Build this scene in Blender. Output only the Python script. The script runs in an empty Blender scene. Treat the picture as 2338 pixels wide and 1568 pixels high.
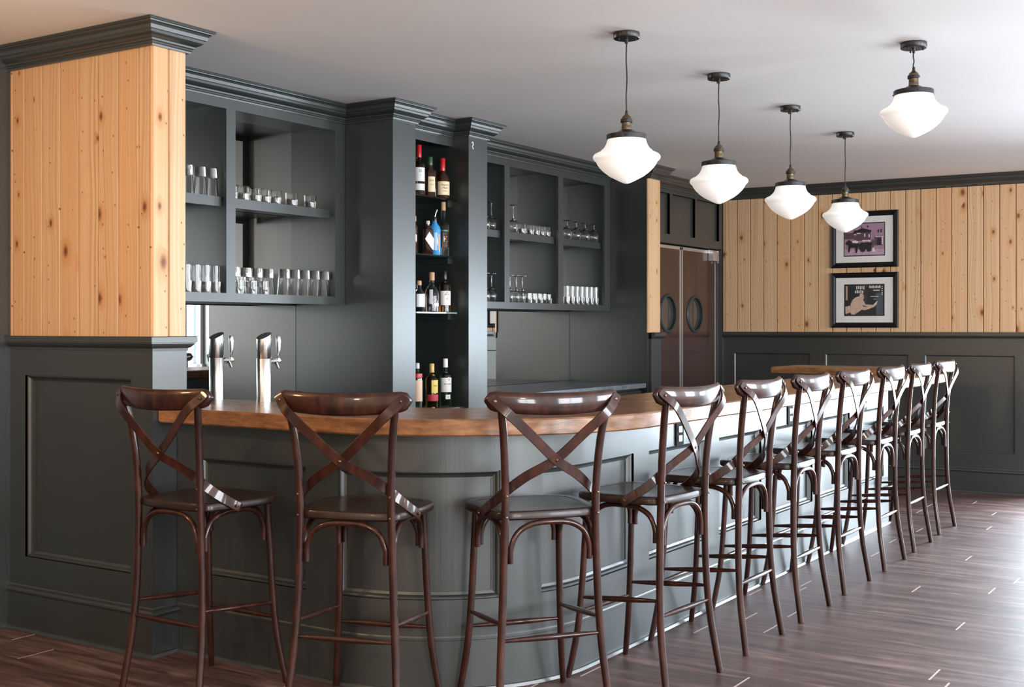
import bpy, math, random
from mathutils import Vector, Matrix
random.seed(7)
sc = bpy.context.scene
col = sc.collection
R = math.radians
PI = math.pi
CEIL = 2.74

# ------------------------------------------------------------------ materials
def nmat(name):
    m = bpy.data.materials.new(name); m.use_nodes = True
    nt = m.node_tree; b = nt.nodes['Principled BSDF']
    return m, nt, b
def nd(nt, t, **kw):
    n = nt.nodes.new(t)
    for k, v in kw.items():
        if k in n.inputs.keys() if hasattr(n.inputs, 'keys') else False: n.inputs[k].default_value = v
        else: setattr(n, k, v)
    return n
def lk(nt, a, b): nt.links.new(a, b)
def ramp(nt, fac, stops, interp='LINEAR'):
    r = nt.nodes.new('ShaderNodeValToRGB'); e = r.color_ramp.elements
    r.color_ramp.interpolation = interp
    e[0].position, e[0].color = stops[0][0], (*stops[0][1], 1)
    e[1].position, e[1].color = stops[-1][0], (*stops[-1][1], 1)
    for p, c_ in stops[1:-1]:
        x = e.new(p); x.color = (*c_, 1)
    lk(nt, fac, r.inputs[0]); return r.outputs[0]
def mth(nt, op, a, b=None, clamp=False):
    n = nt.nodes.new('ShaderNodeMath'); n.operation = op; n.use_clamp = clamp
    for i, v in enumerate((a, b)):
        if v is None: continue
        if isinstance(v, (int, float)): n.inputs[i].default_value = v
        else: lk(nt, v, n.inputs[i])
    return n.outputs[0]
def mixc(nt, fac, a, b, mode='MIX'):
    n = nt.nodes.new('ShaderNodeMix'); n.data_type = 'RGBA'; n.blend_type = mode
    if isinstance(fac, (int, float)): n.inputs[0].default_value = fac
    else: lk(nt, fac, n.inputs[0])
    for i, v in ((6, a), (7, b)):
        if isinstance(v, tuple): n.inputs[i].default_value = (*v, 1)
        else: lk(nt, v, n.inputs[i])
    return n.outputs[2]
def mapping(nt, src, scale, loc=(0, 0, 0), rot=(0, 0, 0)):
    n = nt.nodes.new('ShaderNodeMapping'); lk(nt, src, n.inputs[0])
    n.inputs['Scale'].default_value = scale; n.inputs['Location'].default_value = loc; n.inputs['Rotation'].default_value = rot
    return n.outputs[0]
def tex(nt, t, vec, **kw):
    n = nt.nodes.new(t); lk(nt, vec, n.inputs['Vector'])
    for k, v in kw.items():
        if k in [i.name for i in n.inputs]: n.inputs[k].default_value = v
        else: setattr(n, k, v)
    return n
def bump(nt, b, h, strength, dist):
    n = nt.nodes.new('ShaderNodeBump'); n.inputs['Strength'].default_value = strength; n.inputs['Distance'].default_value = dist
    lk(nt, h, n.inputs['Height']); lk(nt, n.outputs[0], b.inputs['Normal'])
def plain(name, colr, rough=.5, metal=0., spec=.5, coat=0., vary=0.04, scale=6.):
    m, nt, b = nmat(name)
    b.inputs['Roughness'].default_value = rough; b.inputs['Metallic'].default_value = metal
    b.inputs['Specular IOR Level'].default_value = spec; b.inputs['Coat Weight'].default_value = coat
    g = nt.nodes.new('ShaderNodeTexCoord').outputs['Object']
    n = tex(nt, 'ShaderNodeTexNoise', g, Scale=scale, Detail=4.)
    c1 = tuple(max(0, x * (1 - vary)) for x in colr); c2 = tuple(min(1, x * (1 + vary)) for x in colr)
    lk(nt, ramp(nt, n.outputs[0], [(.3, c1), (.7, c2)]), b.inputs['Base Color'])
    return m

def mk_paint():
    m, nt, b = nmat('dark_green_grey_paint')
    g = nt.nodes.new('ShaderNodeTexCoord').outputs['Object']
    n = tex(nt, 'ShaderNodeTexNoise', g, Scale=2.5, Detail=5.)
    lk(nt, ramp(nt, n.outputs[0], [(.3, (.016, .0205, .0195)), (.7, (.020, .0255, .0245))]), b.inputs['Base Color'])
    n2 = tex(nt, 'ShaderNodeTexNoise', mapping(nt, g, (160, 160, 18)), Scale=1., Detail=3.)
    bump(nt, b, n2.outputs[0], .12, .0006)
    b.inputs['Roughness'].default_value = .42; b.inputs['Specular IOR Level'].default_value = .85; b.inputs['Coat Weight'].default_value = .6; b.inputs['Coat Roughness'].default_value = .33
    return m
def mk_pine():
    m, nt, b = nmat('knotty_pine')
    uv = nt.nodes.new('ShaderNodeUVMap').outputs[0]
    # knots
    sep = nt.nodes.new('ShaderNodeSeparateXYZ'); lk(nt, uv, sep.inputs[0])
    vor = tex(nt, 'ShaderNodeTexVoronoi', mapping(nt, uv, (9, 5.2, 1)), Scale=1., voronoi_dimensions='2D')
    sepc = nt.nodes.new('ShaderNodeSeparateColor'); lk(nt, vor.outputs['Color'], sepc.inputs[0])
    # radius per cell
    rad = mth(nt, 'MULTIPLY', mth(nt, 'POWER', sepc.outputs[0], 3.2), .17)
    on = mth(nt, 'GREATER_THAN', sepc.outputs[1], .42)
    rad = mth(nt, 'ADD', mth(nt, 'MULTIPLY', rad, on), .0001)
    dn = mth(nt, 'DIVIDE', vor.outputs['Distance'], rad)
    core = mth(nt, 'SUBTRACT', 1.35, dn, True)            # dark knot
    halo = mth(nt, 'MULTIPLY', mth(nt, 'SUBTRACT', 1., mth(nt, 'DIVIDE', dn, 3.4), True), 1., True)
    # pin knots
    v2 = tex(nt, 'ShaderNodeTexVoronoi', mapping(nt, uv, (13, 9, 1), (3.3, 1.7, 0)), Scale=1., voronoi_dimensions='2D')
    s2 = nt.nodes.new('ShaderNodeSeparateColor'); lk(nt, v2.outputs['Color'], s2.inputs[0])
    pin = mth(nt, 'MULTIPLY', mth(nt, 'LESS_THAN', v2.outputs['Distance'], .045), mth(nt, 'GREATER_THAN', s2.outputs[0], .72))
    # feathery streaks round the knots
    v3 = tex(nt, 'ShaderNodeTexNoise', mapping(nt, uv, (26, 9, 1)), Scale=1., Detail=3.)
    streak = mth(nt, 'MULTIPLY', mth(nt, 'SUBTRACT', v3.outputs[0], .63, True), 3.2, True)
    # growth lines along the board
    wob = tex(nt, 'ShaderNodeTexNoise', mapping(nt, uv, (3., .9, 1)), Scale=1., Detail=2.)
    cmb = nt.nodes.new('ShaderNodeCombineXYZ')
    lk(nt, mth(nt, 'ADD', mth(nt, 'MULTIPLY', sep.outputs[0], 1.), mth(nt, 'ADD', mth(nt, 'MULTIPLY', wob.outputs[0], .10), mth(nt, 'MULTIPLY', halo, .02))), cmb.inputs[0])
    lk(nt, mth(nt, 'MULTIPLY', sep.outputs[1], .03), cmb.inputs[1])
    wav = tex(nt, 'ShaderNodeTexNoise', mapping(nt, cmb.outputs[0], (95, 8, 1)), Scale=1., Detail=3.)
    base = ramp(nt, wav.outputs[0], [(.3, (.50, .30, .15)), (.5, (.61, .405, .235)), (.7, (.70, .49, .31))])
    tone = nt.nodes.new('ShaderNodeAttribute'); tone.attribute_name = 'tone'
    base = mixc(nt, mth(nt, 'MULTIPLY', tone.outputs['Fac'], .5), base, (.66, .35, .16))
    c1 = mixc(nt, mth(nt, 'MULTIPLY', streak, .45), base, (.50, .21, .06))
    c1 = mixc(nt, mth(nt, 'MULTIPLY', halo, .75), c1, (.50, .20, .05))
    c1 = mixc(nt, core, c1, (.17, .055, .02))
    c1 = mixc(nt, mth(nt, 'MULTIPLY', pin, .85), c1, (.16, .06, .02))
    lk(nt, c1, b.inputs['Base Color'])
    b.inputs['Roughness'].default_value = .42; b.inputs['Specular IOR Level'].default_value = .35
    bump(nt, b, wav.outputs[0], .08, .0006)
    return m
def mk_wood(name, lo, mid, hi, rough, scale=(14, 14, 1.2), coat=0., spec=.5, saw=False):
    m, nt, b = nmat(name)
    g = nt.nodes.new('ShaderNodeTexCoord').outputs['Object']
    w = tex(nt, 'ShaderNodeTexNoise', mapping(nt, g, tuple(s * .25 for s in scale)), Scale=1., Detail=2.)
    add = nt.nodes.new('ShaderNodeVectorMath'); add.operation = 'MULTIPLY_ADD'
    lk(nt, w.outputs['Color'], add.inputs[0]); add.inputs[1].default_value = (.08, .08, .08); lk(nt, g, add.inputs[2])
    n = tex(nt, 'ShaderNodeTexNoise', mapping(nt, add.outputs[0], scale), Scale=3., Detail=6., Roughness=.6)
    lk(nt, ramp(nt, n.outputs[0], [(.32, lo), (.52, mid), (.7, hi)]), b.inputs['Base Color'])
    n2 = tex(nt, 'ShaderNodeTexNoise', mapping(nt, g, tuple(s * 5 for s in scale)), Scale=1., Detail=3.)
    hh = mth(nt, 'ADD', n.outputs[0], n2.outputs[0])
    bump(nt, b, hh, .25 if saw else .05, .002 if saw else .0004)
    rr = mth(nt, 'ADD', mth(nt, 'MULTIPLY', n2.outputs[0], .16), rough - .08)
    lk(nt, rr, b.inputs['Roughness'])
    b.inputs['Coat Weight'].default_value = coat; b.inputs['Coat Roughness'].default_value = .26 if saw else .07
    b.inputs['Specular IOR Level'].default_value = spec
    return m
def mk_floor():
    m, nt, b = nmat('brown_plank_floor')
    g = nt.nodes.new('ShaderNodeTexCoord').outputs['Object']
    sep = nt.nodes.new('ShaderNodeSeparateXYZ'); lk(nt, g, sep.inputs[0])
    W, L = .18, 1.55
    row = mth(nt, 'FLOOR', mth(nt, 'DIVIDE', sep.outputs[0], W))
    wn = nt.nodes.new('ShaderNodeTexWhiteNoise'); wn.noise_dimensions = '1D'; lk(nt, row, wn.inputs['W'])
    yy = mth(nt, 'ADD', mth(nt, 'DIVIDE', sep.outputs[1], L), wn.outputs['Value'])
    fy = mth(nt, 'FRACT', yy); iy = mth(nt, 'FLOOR', yy)
    fx = mth(nt, 'FRACT', mth(nt, 'DIVIDE', sep.outputs[0], W))
    joint = mth(nt, 'LESS_THAN', fy, .0052)
    seam = mth(nt, 'LESS_THAN', fx, .014)
    cid = nt.nodes.new('ShaderNodeCombineXYZ'); lk(nt, row, cid.inputs[0]); lk(nt, iy, cid.inputs[1])
    wn2 = nt.nodes.new('ShaderNodeTexWhiteNoise'); wn2.noise_dimensions = '3D'; lk(nt, cid.outputs[0], wn2.inputs['Vector'])
    off = nt.nodes.new('ShaderNodeVectorMath'); off.operation = 'MULTIPLY_ADD'
    lk(nt, wn2.outputs['Color'], off.inputs[0]); off.inputs[1].default_value = (5, 5, 5); lk(nt, g, off.inputs[2])
    n = tex(nt, 'ShaderNodeTexNoise', mapping(nt, off.outputs[0], (16, 1.6, 1)), Scale=1.3, Detail=8., Roughness=.62, Distortion=.6)
    base = ramp(nt, n.outputs[0], [(.32, (.036, .019, .018)), (.45, (.066, .037, .034)), (.55, (.115, .069, .061)), (.68, (.210, .140, .122))])
    base = mixc(nt, mth(nt, 'MULTIPLY', wn2.outputs['Value'], .35), base, (.10, .055, .045))
    # dusty scuffs left by traffic
    s = tex(nt, 'ShaderNodeTexNoise', mapping(nt, g, (1.6, 3.2, 1)), Scale=1.4, Detail=7., Roughness=.7)
    dust = mth(nt, 'MULTIPLY', mth(nt, 'SUBTRACT', s.outputs[0], .52, True), 2.2, True)
    base = mixc(nt, mth(nt, 'MULTIPLY', dust, .4), base, (.30, .22, .20))
    base = mixc(nt, mth(nt, 'MULTIPLY', seam, .55), base, (.03, .018, .016))
    base = mixc(nt, mth(nt, 'MULTIPLY', joint, .9), base, (.62, .50, .45))
    lk(nt, base, b.inputs['Base Color'])
    lk(nt, mth(nt, 'ADD', mth(nt, 'MULTIPLY', n.outputs[0], .2), .36), b.inputs['Roughness'])
    b.inputs['Specular IOR Level'].default_value = .30
    bump(nt, b, mth(nt, 'SUBTRACT', n.outputs[0], mth(nt, 'MULTIPLY', seam, .6)), .18, .0015)
    return m
def mk_glass(name, colr=(1, 1, 1), rough=.0, ior=1.46):
    m, nt, b = nmat(name)
    b.inputs['Base Color'].default_value = (*colr, 1); b.inputs['Transmission Weight'].default_value = 1.
    b.inputs['Roughness'].default_value = rough; b.inputs['IOR'].default_value = ior
    return m
def mk_opal():
    m, nt, b = nmat('opal_glass_lit')
    b.inputs['Base Color'].default_value = (.86, .85, .84, 1); b.inputs['Roughness'].default_value = .18
    b.inputs['Emission Color'].default_value = (1., .95, .90, 1); b.inputs['Emission Strength'].default_value = .50
    return m
def mk_ceiling():
    m, nt, b = nmat('white_ceiling')
    g = nt.nodes.new('ShaderNodeTexCoord').outputs['Object']
    n = tex(nt, 'ShaderNodeTexNoise', g, Scale=1.2, Detail=4.)
    lk(nt, ramp(nt, n.outputs[0], [(.3, (.80, .785, .775)), (.7, (.84, .825, .815))]), b.inputs['Base Color'])
    b.inputs['Roughness'].default_value = .7
    n2 = tex(nt, 'ShaderNodeTexNoise', g, Scale=60., Detail=2.); bump(nt, b, n2.outputs[0], .1, .001)
    return m
def mk_stone():
    m, nt, b = nmat('grey_stone_worktop')
    g = nt.nodes.new('ShaderNodeTexCoord').outputs['Object']
    n = tex(nt, 'ShaderNodeTexNoise', g, Scale=14., Detail=8., Roughness=.7)
    lk(nt, ramp(nt, n.outputs[0], [(.35, (.10, .12, .135)), (.65, (.22, .25, .28))]), b.inputs['Base Color'])
    b.inputs['Roughness'].default_value = .28
    return m

PAINT = mk_paint(); PINE = mk_pine(); FLOOR = mk_floor(); CEILM = mk_ceiling(); STONE = mk_stone()
STOOL = mk_wood('dark_walnut_stain', (.014, .004, .003), (.032, .009, .0055), (.062, .018, .010), .34, (9, 9, 3), coat=.55, spec=.2)
SEATM = mk_wood('dark_seat_stain', (.016, .007, .005), (.020, .008, .006), (.030, .012, .008), .36, (4, 16, 4), coat=.1, spec=.35)
BARTOP = mk_wood('oiled_bar_plank', (.13, .050, .018), (.27, .115, .042), (.40, .19, .078), .30, (3, 3, 12), saw=True, coat=.55)
DOORM = mk_wood('dark_brown_laminate', (.030, .013, .010), (.048, .021, .016), (.070, .031, .024), .17, (30, 30, 1.0), spec=.75)
BLACKM = plain('black_metal', (.012, .012, .013), .36, .2)
BRASS = plain('aged_brass', (.16, .12, .075), .34, .9, vary=.55, scale=70)
STEEL = plain('polished_steel', (.80, .80, .80), .20, 1., vary=.02)
ALU = plain('brushed_aluminium', (.72, .70, .70), .3, .85)
BOLT = plain('bronze_screw', (.16, .10, .07), .3, .9)
MIRROR = plain('dark_tinted_mirror', (.80, .82, .80), .015, 1., vary=.0)
RUBBER = plain('black_rubber', (.02, .03, .035), .45)
PORT = plain('porthole_pane', (.05, .045, .04), .03, 0., 1.)
FRAMEM = plain('black_frame', (.006, .006, .007), .45, spec=.25)
WHITE = plain('white_mat_board', (.66, .66, .64), .5, coat=.5)
WHITEP = plain('white_paint_chip', (.85, .85, .85), .5)
OUTLET = plain('black_plastic', (.006, .006, .006), .6, spec=.1)
CLEAR = mk_glass('clear_glass')
SHELFG = mk_glass('greenish_shelf_glass', (.72, .95, .93))
OPAL = mk_opal()
def flat(name, c_, rough=.5): return plain(name, c_, rough, vary=.03)

# ------------------------------------------------------------------ geometry helpers
class MB:
    def __init__(s): s.v = []; s.f = []; s.uv = {}; s.tone = {}; s.mi = {}; s.cm = 0
    def add(s, vs, fs):
        o = len(s.v); s.v += [tuple(p) for p in vs]
        for f in fs:
            if s.cm: s.mi[len(s.f)] = s.cm
            s.f.append(tuple(i + o for i in f))
        return s
    def box(s, x0, x1, y0, y1, z0, z1):
        vs = [(x0, y0, z0), (x1, y0, z0), (x1, y1, z0), (x0, y1, z0), (x0, y0, z1), (x1, y0, z1), (x1, y1, z1), (x0, y1, z1)]
        return s.add(vs, [(0, 3, 2, 1), (4, 5, 6, 7), (0, 1, 5, 4), (1, 2, 6, 5), (2, 3, 7, 6), (3, 0, 4, 7)])
    def lathe(s, prof, n=24, c=(0, 0, 0), sx=1., sy=1., power=2., cap=True):
        vs = []; fs = []
        for r, z in prof:
            for i in range(n):
                a = 2 * PI * i / n; ca, sa = math.cos(a), math.sin(a)
                k = 1. if power == 2. else 1. / ((abs(ca) ** power + abs(sa) ** power) ** (1 / power))
                vs.append((c[0] + r * sx * ca * k, c[1] + r * sy * sa * k, c[2] + z))
        for j in range(len(prof) - 1):
            for i in range(n):
                i2 = (i + 1) % n
                fs.append((j * n + i, j * n + i2, (j + 1) * n + i2, (j + 1) * n + i))
        if cap:
            if prof[0][0] > 1e-5: fs.append(tuple(reversed(range(n))))
            if prof[-1][0] > 1e-5: fs.append(tuple((len(prof) - 1) * n + i for i in range(n)))
        return s.add(vs, fs)
    def tube(s, pts, rad, n=10, flatz=None):
        pts = [Vector(p) for p in pts]; m = len(pts)
        if not hasattr(rad, '__len__'): rad = [rad] * m
        t0 = (pts[1] - pts[0]).normalized(); up = Vector((0, 0, 1)) if abs(t0.z) < .9 else Vector((1, 0, 0))
        nrm = (up - t0 * up.dot(t0)).normalized(); vs = []
        for i, p in enumerate(pts):
            t = ((pts[min(i + 1, m - 1)] - pts[max(i - 1, 0)])).normalized()
            nrm = (nrm - t * nrm.dot(t)).normalized(); bi = t.cross(nrm)
            for k in range(n):
                a = 2 * PI * k / n
                vs.append(p + (nrm * math.cos(a) + bi * math.sin(a)) * rad[i])
        fs = [(j * n + k, j * n + (k + 1) % n, (j + 1) * n + (k + 1) % n, (j + 1) * n + k) for j in range(m - 1) for k in range(n)]
        fs += [tuple(reversed(range(n))), tuple((m - 1) * n + k for k in range(n))]
        return s.add(vs, fs)
    def strap(s, pts, nrms, w, th):
        pts = [Vector(p) for p in pts]; m = len(pts); vs = []
        for i, p in enumerate(pts):
            t = (pts[min(i + 1, m - 1)] - pts[max(i - 1, 0)]).normalized()
            nn = Vector(nrms[i]); nn = (nn - t * nn.dot(t)).normalized(); wd = t.cross(nn)
            ww = w / 2 * (.55 if i in (0, m - 1) else 1.)
            for a, b_ in ((-1, -.5), (-.93, -1), (.93, -1), (1, -.5), (1, .5), (.93, 1), (-.93, 1), (-1, .5)):
                vs.append(p + wd * ww * a + nn * th / 2 * b_)
        fs = [(j * 8 + k, j * 8 + (k + 1) % 8, (j + 1) * 8 + (k + 1) % 8, (j + 1) * 8 + k) for j in range(m - 1) for k in range(8)]
        fs += [tuple(reversed(range(8))), tuple((m - 1) * 8 + k for k in range(8))]
        return s.add(vs, fs)
    def sweep(s, path, prof, cap=True):
        """profile (outward offset, z) swept along a plan path, mitred"""
        n = len(path); k = len(prof); vs = []
        for i, p in enumerate(path):
            ns = []
            if i > 0: ns.append(nrm2(path[i - 1], p))
            if i < n - 1: ns.append(nrm2(p, path[i + 1]))
            if len(ns) == 1: mv = ns[0]
            else:
                sx, sy = ns[0][0] + ns[1][0], ns[0][1] + ns[1][1]; q = 2 / (sx * sx + sy * sy); mv = (sx * q, sy * q)
            for o, z in prof: vs.append((p[0] + mv[0] * o, p[1] + mv[1] * o, z))
        fs = [(i * k + j, i * k + (j + 1) % k, (i + 1) * k + (j + 1) % k, (i + 1) * k + j) for i in range(n - 1) for j in range(k)]
        if cap: fs += [tuple(range(k)), tuple((n - 1) * k + j for j in reversed(range(k)))]
        return s.add(vs, fs)
    def build(s, name, mat, parent=None, smooth=None, loc=None):
        me = bpy.data.meshes.new(name); me.from_pydata(s.v, [], s.f); me.update()
        for m_ in (mat if isinstance(mat, (list, tuple)) else [mat]): me.materials.append(m_)
        for i, mi in s.mi.items(): me.polygons[i].material_index = mi
        import bmesh
        b = bmesh.new(); b.from_mesh(me); bmesh.ops.recalc_face_normals(b, faces=b.faces); b.to_mesh(me); b.free()
        if s.uv:
            l = me.uv_layers.new(name='UVMap')
            at = me.attributes.new('tone', 'FLOAT', 'FACE')
            for p in me.polygons:
                du, dv, tn, ax = s.uv.get(p.index, (0, 0, 0, 0)); at.data[p.index].value = tn
                for li in p.loop_indices:
                    co = me.vertices[me.loops[li].vertex_index].co
                    l.data[li].uv = ((co.y if ax else co.x) + du, co.z + dv)
        if smooth is not None:
            me.shade_smooth() if smooth >= 180 else me.set_sharp_from_angle(angle=R(smooth))
            if smooth < 180:
                for p in me.polygons: p.use_smooth = True
        o = bpy.data.objects.new(name, me); col.objects.link(o)
        if parent: o.parent = parent
        if loc: o.location = loc
        return o
def nrm2(a, b):
    dx, dy = b[0] - a[0], b[1] - a[1]; l = math.hypot(dx, dy); return (dy / l, -dx / l)
def catmull(pts, n=6):
    P = [Vector(p) for p in pts]; P = [P[0] * 2 - P[1]] + P + [P[-1] * 2 - P[-2]]; out = []
    for i in range(1, len(P) - 2):
        for k in range(n):
            t = k / n
            out.append(.5 * ((2 * P[i]) + (P[i + 1] - P[i - 1]) * t + (2 * P[i - 1] - 5 * P[i] + 4 * P[i + 1] - P[i + 2]) * t * t + (3 * P[i] - P[i - 1] - 3 * P[i + 1] + P[i + 2]) * t ** 3))
    out.append(P[-2]); return out
def empty(name, loc=(0, 0, 0), rz=0.):
    o = bpy.data.objects.new(name, None); col.objects.link(o); o.location = loc; o.rotation_euler = (0, 0, rz); o.empty_display_size = .1; return o
def tag(o, label, cat, group=None, kind=None):
    o['label'] = label; o['category'] = cat
    if group: o['group'] = group
    if kind: o['kind'] = kind
    return o
def struct(o): o['kind'] = 'structure'; return o
def dup(root, loc, rz=0., label=None, cat=None, group=None):
    def cp(o, par):
        c = o.copy(); col.objects.link(c); c.parent = par
        for ch in list(o.children): cp(ch, c)
        return c
    r = cp(root, None); r.location = loc; r.rotation_euler = (0, 0, rz)
    if label: r['label'] = label
    if cat: r['category'] = cat
    if group: r['group'] = group
    return r

# path with arclength
class Path:
    def __init__(s, pts):
        s.p = pts; s.s = [0.]
        for a, b in zip(pts, pts[1:]): s.s.append(s.s[-1] + math.hypot(b[0] - a[0], b[1] - a[1]))
        s.n = []
        for i in range(len(pts)):
            ns = []
            if i > 0: ns.append(nrm2(pts[i - 1], pts[i]))
            if i < len(pts) - 1: ns.append(nrm2(pts[i], pts[i + 1]))
            x = sum(q[0] for q in ns); y = sum(q[1] for q in ns); l = math.hypot(x, y); s.n.append((x / l, y / l))
    def at(s, t, off=0.):
        for i in range(len(s.p) - 1):
            if t <= s.s[i + 1] + 1e-9: break
        L = s.s[i + 1] - s.s[i]; u = (t - s.s[i]) / L
        x = s.p[i][0] + (s.p[i + 1][0] - s.p[i][0]) * u; y = s.p[i][1] + (s.p[i + 1][1] - s.p[i][1]) * u
        n = nrm2(s.p[i], s.p[i + 1]) if L > .2 else (s.n[i][0] * (1 - u) + s.n[i + 1][0] * u, s.n[i][1] * (1 - u) + s.n[i + 1][1] * u)
        l = math.hypot(*n); return (x + n[0] / l * off, y + n[1] / l * off)
    def samples(s, a, b):
        return [a] + [t for t in s.s if a + 1e-4 < t < b - 1e-4] + [b]
    def slab(s, mb, a, b, z0, z1, o0, o1, ch=0.):
        """curved box a..b along the path; ch bevels the outer edge"""
        ss = s.samples(a, b); vs = []
        for i, t in enumerate(ss):
            ring = [(o0, z0), (o1, z0 + ch), (o1, z1 - ch), (o0, z1)] if not ch else [(o0, z0), (o1 - ch, z0), (o1, z0 + ch), (o1, z1 - ch), (o1 - ch, z1), (o0, z1)]
            for o, z in ring: vs.append((*s.at(t, o), z))
        k = len(ring)
        fs = [(i * k + j, i * k + (j + 1) % k, (i + 1) * k + (j + 1) % k, (i + 1) * k + j) for i in range(len(ss) - 1) for j in range(k)]
        fs += [tuple(reversed(range(k))), tuple((len(ss) - 1) * k + j for j in range(k))]
        mb.add(vs, fs)
def wainscot(mb, P, a, b, zb, zt, panels, pz0, pz1, face=0., back=-.05, rec=-.03, simple=False):
    """stiles, rails and recessed panels with a moulded edge along path P"""
    P.slab(mb, a, b, pz1, zt, back, face); P.slab(mb, a, b, zb, pz0, back, face)
    e = a
    for (s0, s1) in panels:
        if s0 > e + 1e-4: P.slab(mb, e, s0, pz0, pz1, back, face)
        K = 24; d = rec - face
        prof = [(0, 0), (0, -.010), (.005, -.010), (.009, -.0125), (.016, d * .72), (.026, d * .86), (.030, d * .86), (.030, d)]
        if simple: prof = [(0, 0), (0, d)]
        vs = []
        for ins, off in prof:
            for q in range(K + 1):
                t = s0 + ins + (s1 - s0 - 2 * ins) * q / K; vs.append((*P.at(t, face + off), pz0 + ins))
            for q in range(K + 1):
                t = s1 - ins - (s1 - s0 - 2 * ins) * q / K; vs.append((*P.at(t, face + off), pz1 - ins))
        n = 2 * K + 2
        fs = [(k * n + i, k * n + (i + 1) % n, (k + 1) * n + (i + 1) % n, (k + 1) * n + i) for k in range(len(prof) - 1) for i in range(n)]
        o = (len(prof) - 1) * n
        fs += [(o + q, o + q + 1, o + n - 2 - q, o + n - 1 - q) for q in range(K)]
        mb.add(vs, fs)
        e = s1
    if e < b - 1e-4: P.slab(mb, e, b, pz0, pz1, back, face)
def boards(P, seams, z0, z1, th=.018, name='pine_boards', parent=None, ax=1):
    mb = MB()
    for a, b in zip(seams, seams[1:]):
        g = .006; n0 = len(mb.f); du, dv, tn = random.uniform(-40, 40), random.uniform(-40, 40), random.random() ** 2
        vs = []
        for t, o in ((a + .0010, 0.), (a + .0010, th - g - .005), (a + g, th), (b - g, th), (b - .0010, th - g - .005), (b - .0010, 0.)):
            x, y = P.at(t, o); vs += [(x, y, z0), (x, y, z1)]
        fs = [(2 * i, 2 * i + 2, 2 * i + 3, 2 * i + 1) for i in range(5)] + [(10, 0, 1, 11), (0, 2, 4, 6, 8, 10), (1, 3, 5, 7, 9, 11)]
        mb.add(vs, fs)
        for i in range(n0, len(mb.f)): mb.uv[i] = (du, dv, tn, ax)
    return mb.build(name, PINE, parent)
CROWN = [(0, 2.637), (.012, 2.637), (.014, 2.645), (.019, 2.648), (.019, 2.655), (.026, 2.658), (.027, 2.666), (.032, 2.668), (.044, 2.674), (.053, 2.683), (.058, 2.694),
         (.064, 2.696), (.065, 2.701), (.068, 2.711), (.074, 2.719), (.082, 2.723), (.083, 2.727), (.089, 2.728), (.092, 2.733), (.091, 2.7395), (0, 2.7395)]
RAIL = [(0, 1.318), (.005, 1.318), (.006, 1.330), (.014, 1.334), (.022, 1.343), (.024, 1.348), (.028, 1.350), (.028, 1.355), (.034, 1.356), (.034, 1.379), (.031, 1.382), (0, 1.382)]
BASE = [(0, .212), (.006, .212), (.008, .206), (.008, .200), (.016, .197), (.021, .190), (.022, .182), (.018, .176), (.016, .170), (.016, .018), (.024, .014), (.028, 0), (0, 0)]

# ------------------------------------------------------------------ setting
XF0, XF1 = 10.935, 11.10          # far wall X at Y=4.65 and at Y=-3.3
YS = -3.3; XR = -3.2; YB = 5.22
def fx(y): return XF0 + (XF1 - XF0) * (4.65 - y) / (4.65 + 3.3)
struct(MB().box(XR - .2, 11.6, YS - .2, YB + .3, -.1, 0).build('floor', FLOOR))
struct(MB().box(XR - .2, 11.6, YS - .2, YB + .3, CEIL, CEIL + .1).build('ceiling', CEILM))
struct(MB().box(XR - .2, 9.1, YB, YB + .15, 0, CEIL).box(XR - .2, 3.60, 5.145, YB - .0, 0, CEIL).build('wall_back', PAINT))

# far wall with pine boarding, panelled dado and crown; windows further along, outside the frame
far = struct(empty('wall_far'))
PF = Path([(fx(4.65) + .02, 4.65), (fx(-3.3) + .02, -3.3)])
LF = PF.s[-1]; kf = LF / 7.95
def sf(y): return (4.65 - y) * kf
wins = [(1.72, -.62), (-1.62, -1.735), (-1.95, -3.1)]        # window openings (y high, y low)
WZ0, WZ1 = .95, 1.92
WL = [.10, .95, .95]
mb = MB()
segs = []; e = 4.65
for a, b in wins: segs.append((e, a)); e = b
segs.append((e, -3.3))
for a, b in segs: PF.slab(mb, sf(a), sf(b), 0, CEIL, -.16, -.019)
for (a, b), WZ0 in zip(wins, WL):
    PF.slab(mb, sf(a), sf(b), 0, WZ0, -.16, -.019); PF.slab(mb, sf(a), sf(b), WZ1, CEIL, -.16, -.019)
mb.build('wall_core', PAINT, far)
seams = [4.65, 4.631]
y = 4.504
while y > 1.84: seams.append(y); y -= .1312
seams.append(1.80)
boards(PF, [sf(v) for v in seams], 1.382, 2.64, .018, 'pine_boards', far).location = (0, 0, 0)
mb = MB()
pans = []; y = 4.547
while y > -3.0: pans.append((sf(y), sf(y - .75))); y -= .888
wainscot(mb, PF, 0, sf(1.8), 0, 1.33, [p for p in pans if p[1] < sf(1.8)], .345, 1.183)
mb.build('wainscot', PAINT, far)
MB().sweep([PF.at(0.005, 0), PF.at(sf(1.80), 0)], RAIL).build('chair_rail', PAINT, far)
MB().sweep([PF.at(0.005, 0), PF.at(sf(1.80), 0)], BASE).build('baseboard', PAINT, far)
MB().sweep([PF.at(0.005, 0), PF.at(LF, 0)], CROWN).build('crown_moulding', PAINT, far)
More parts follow.
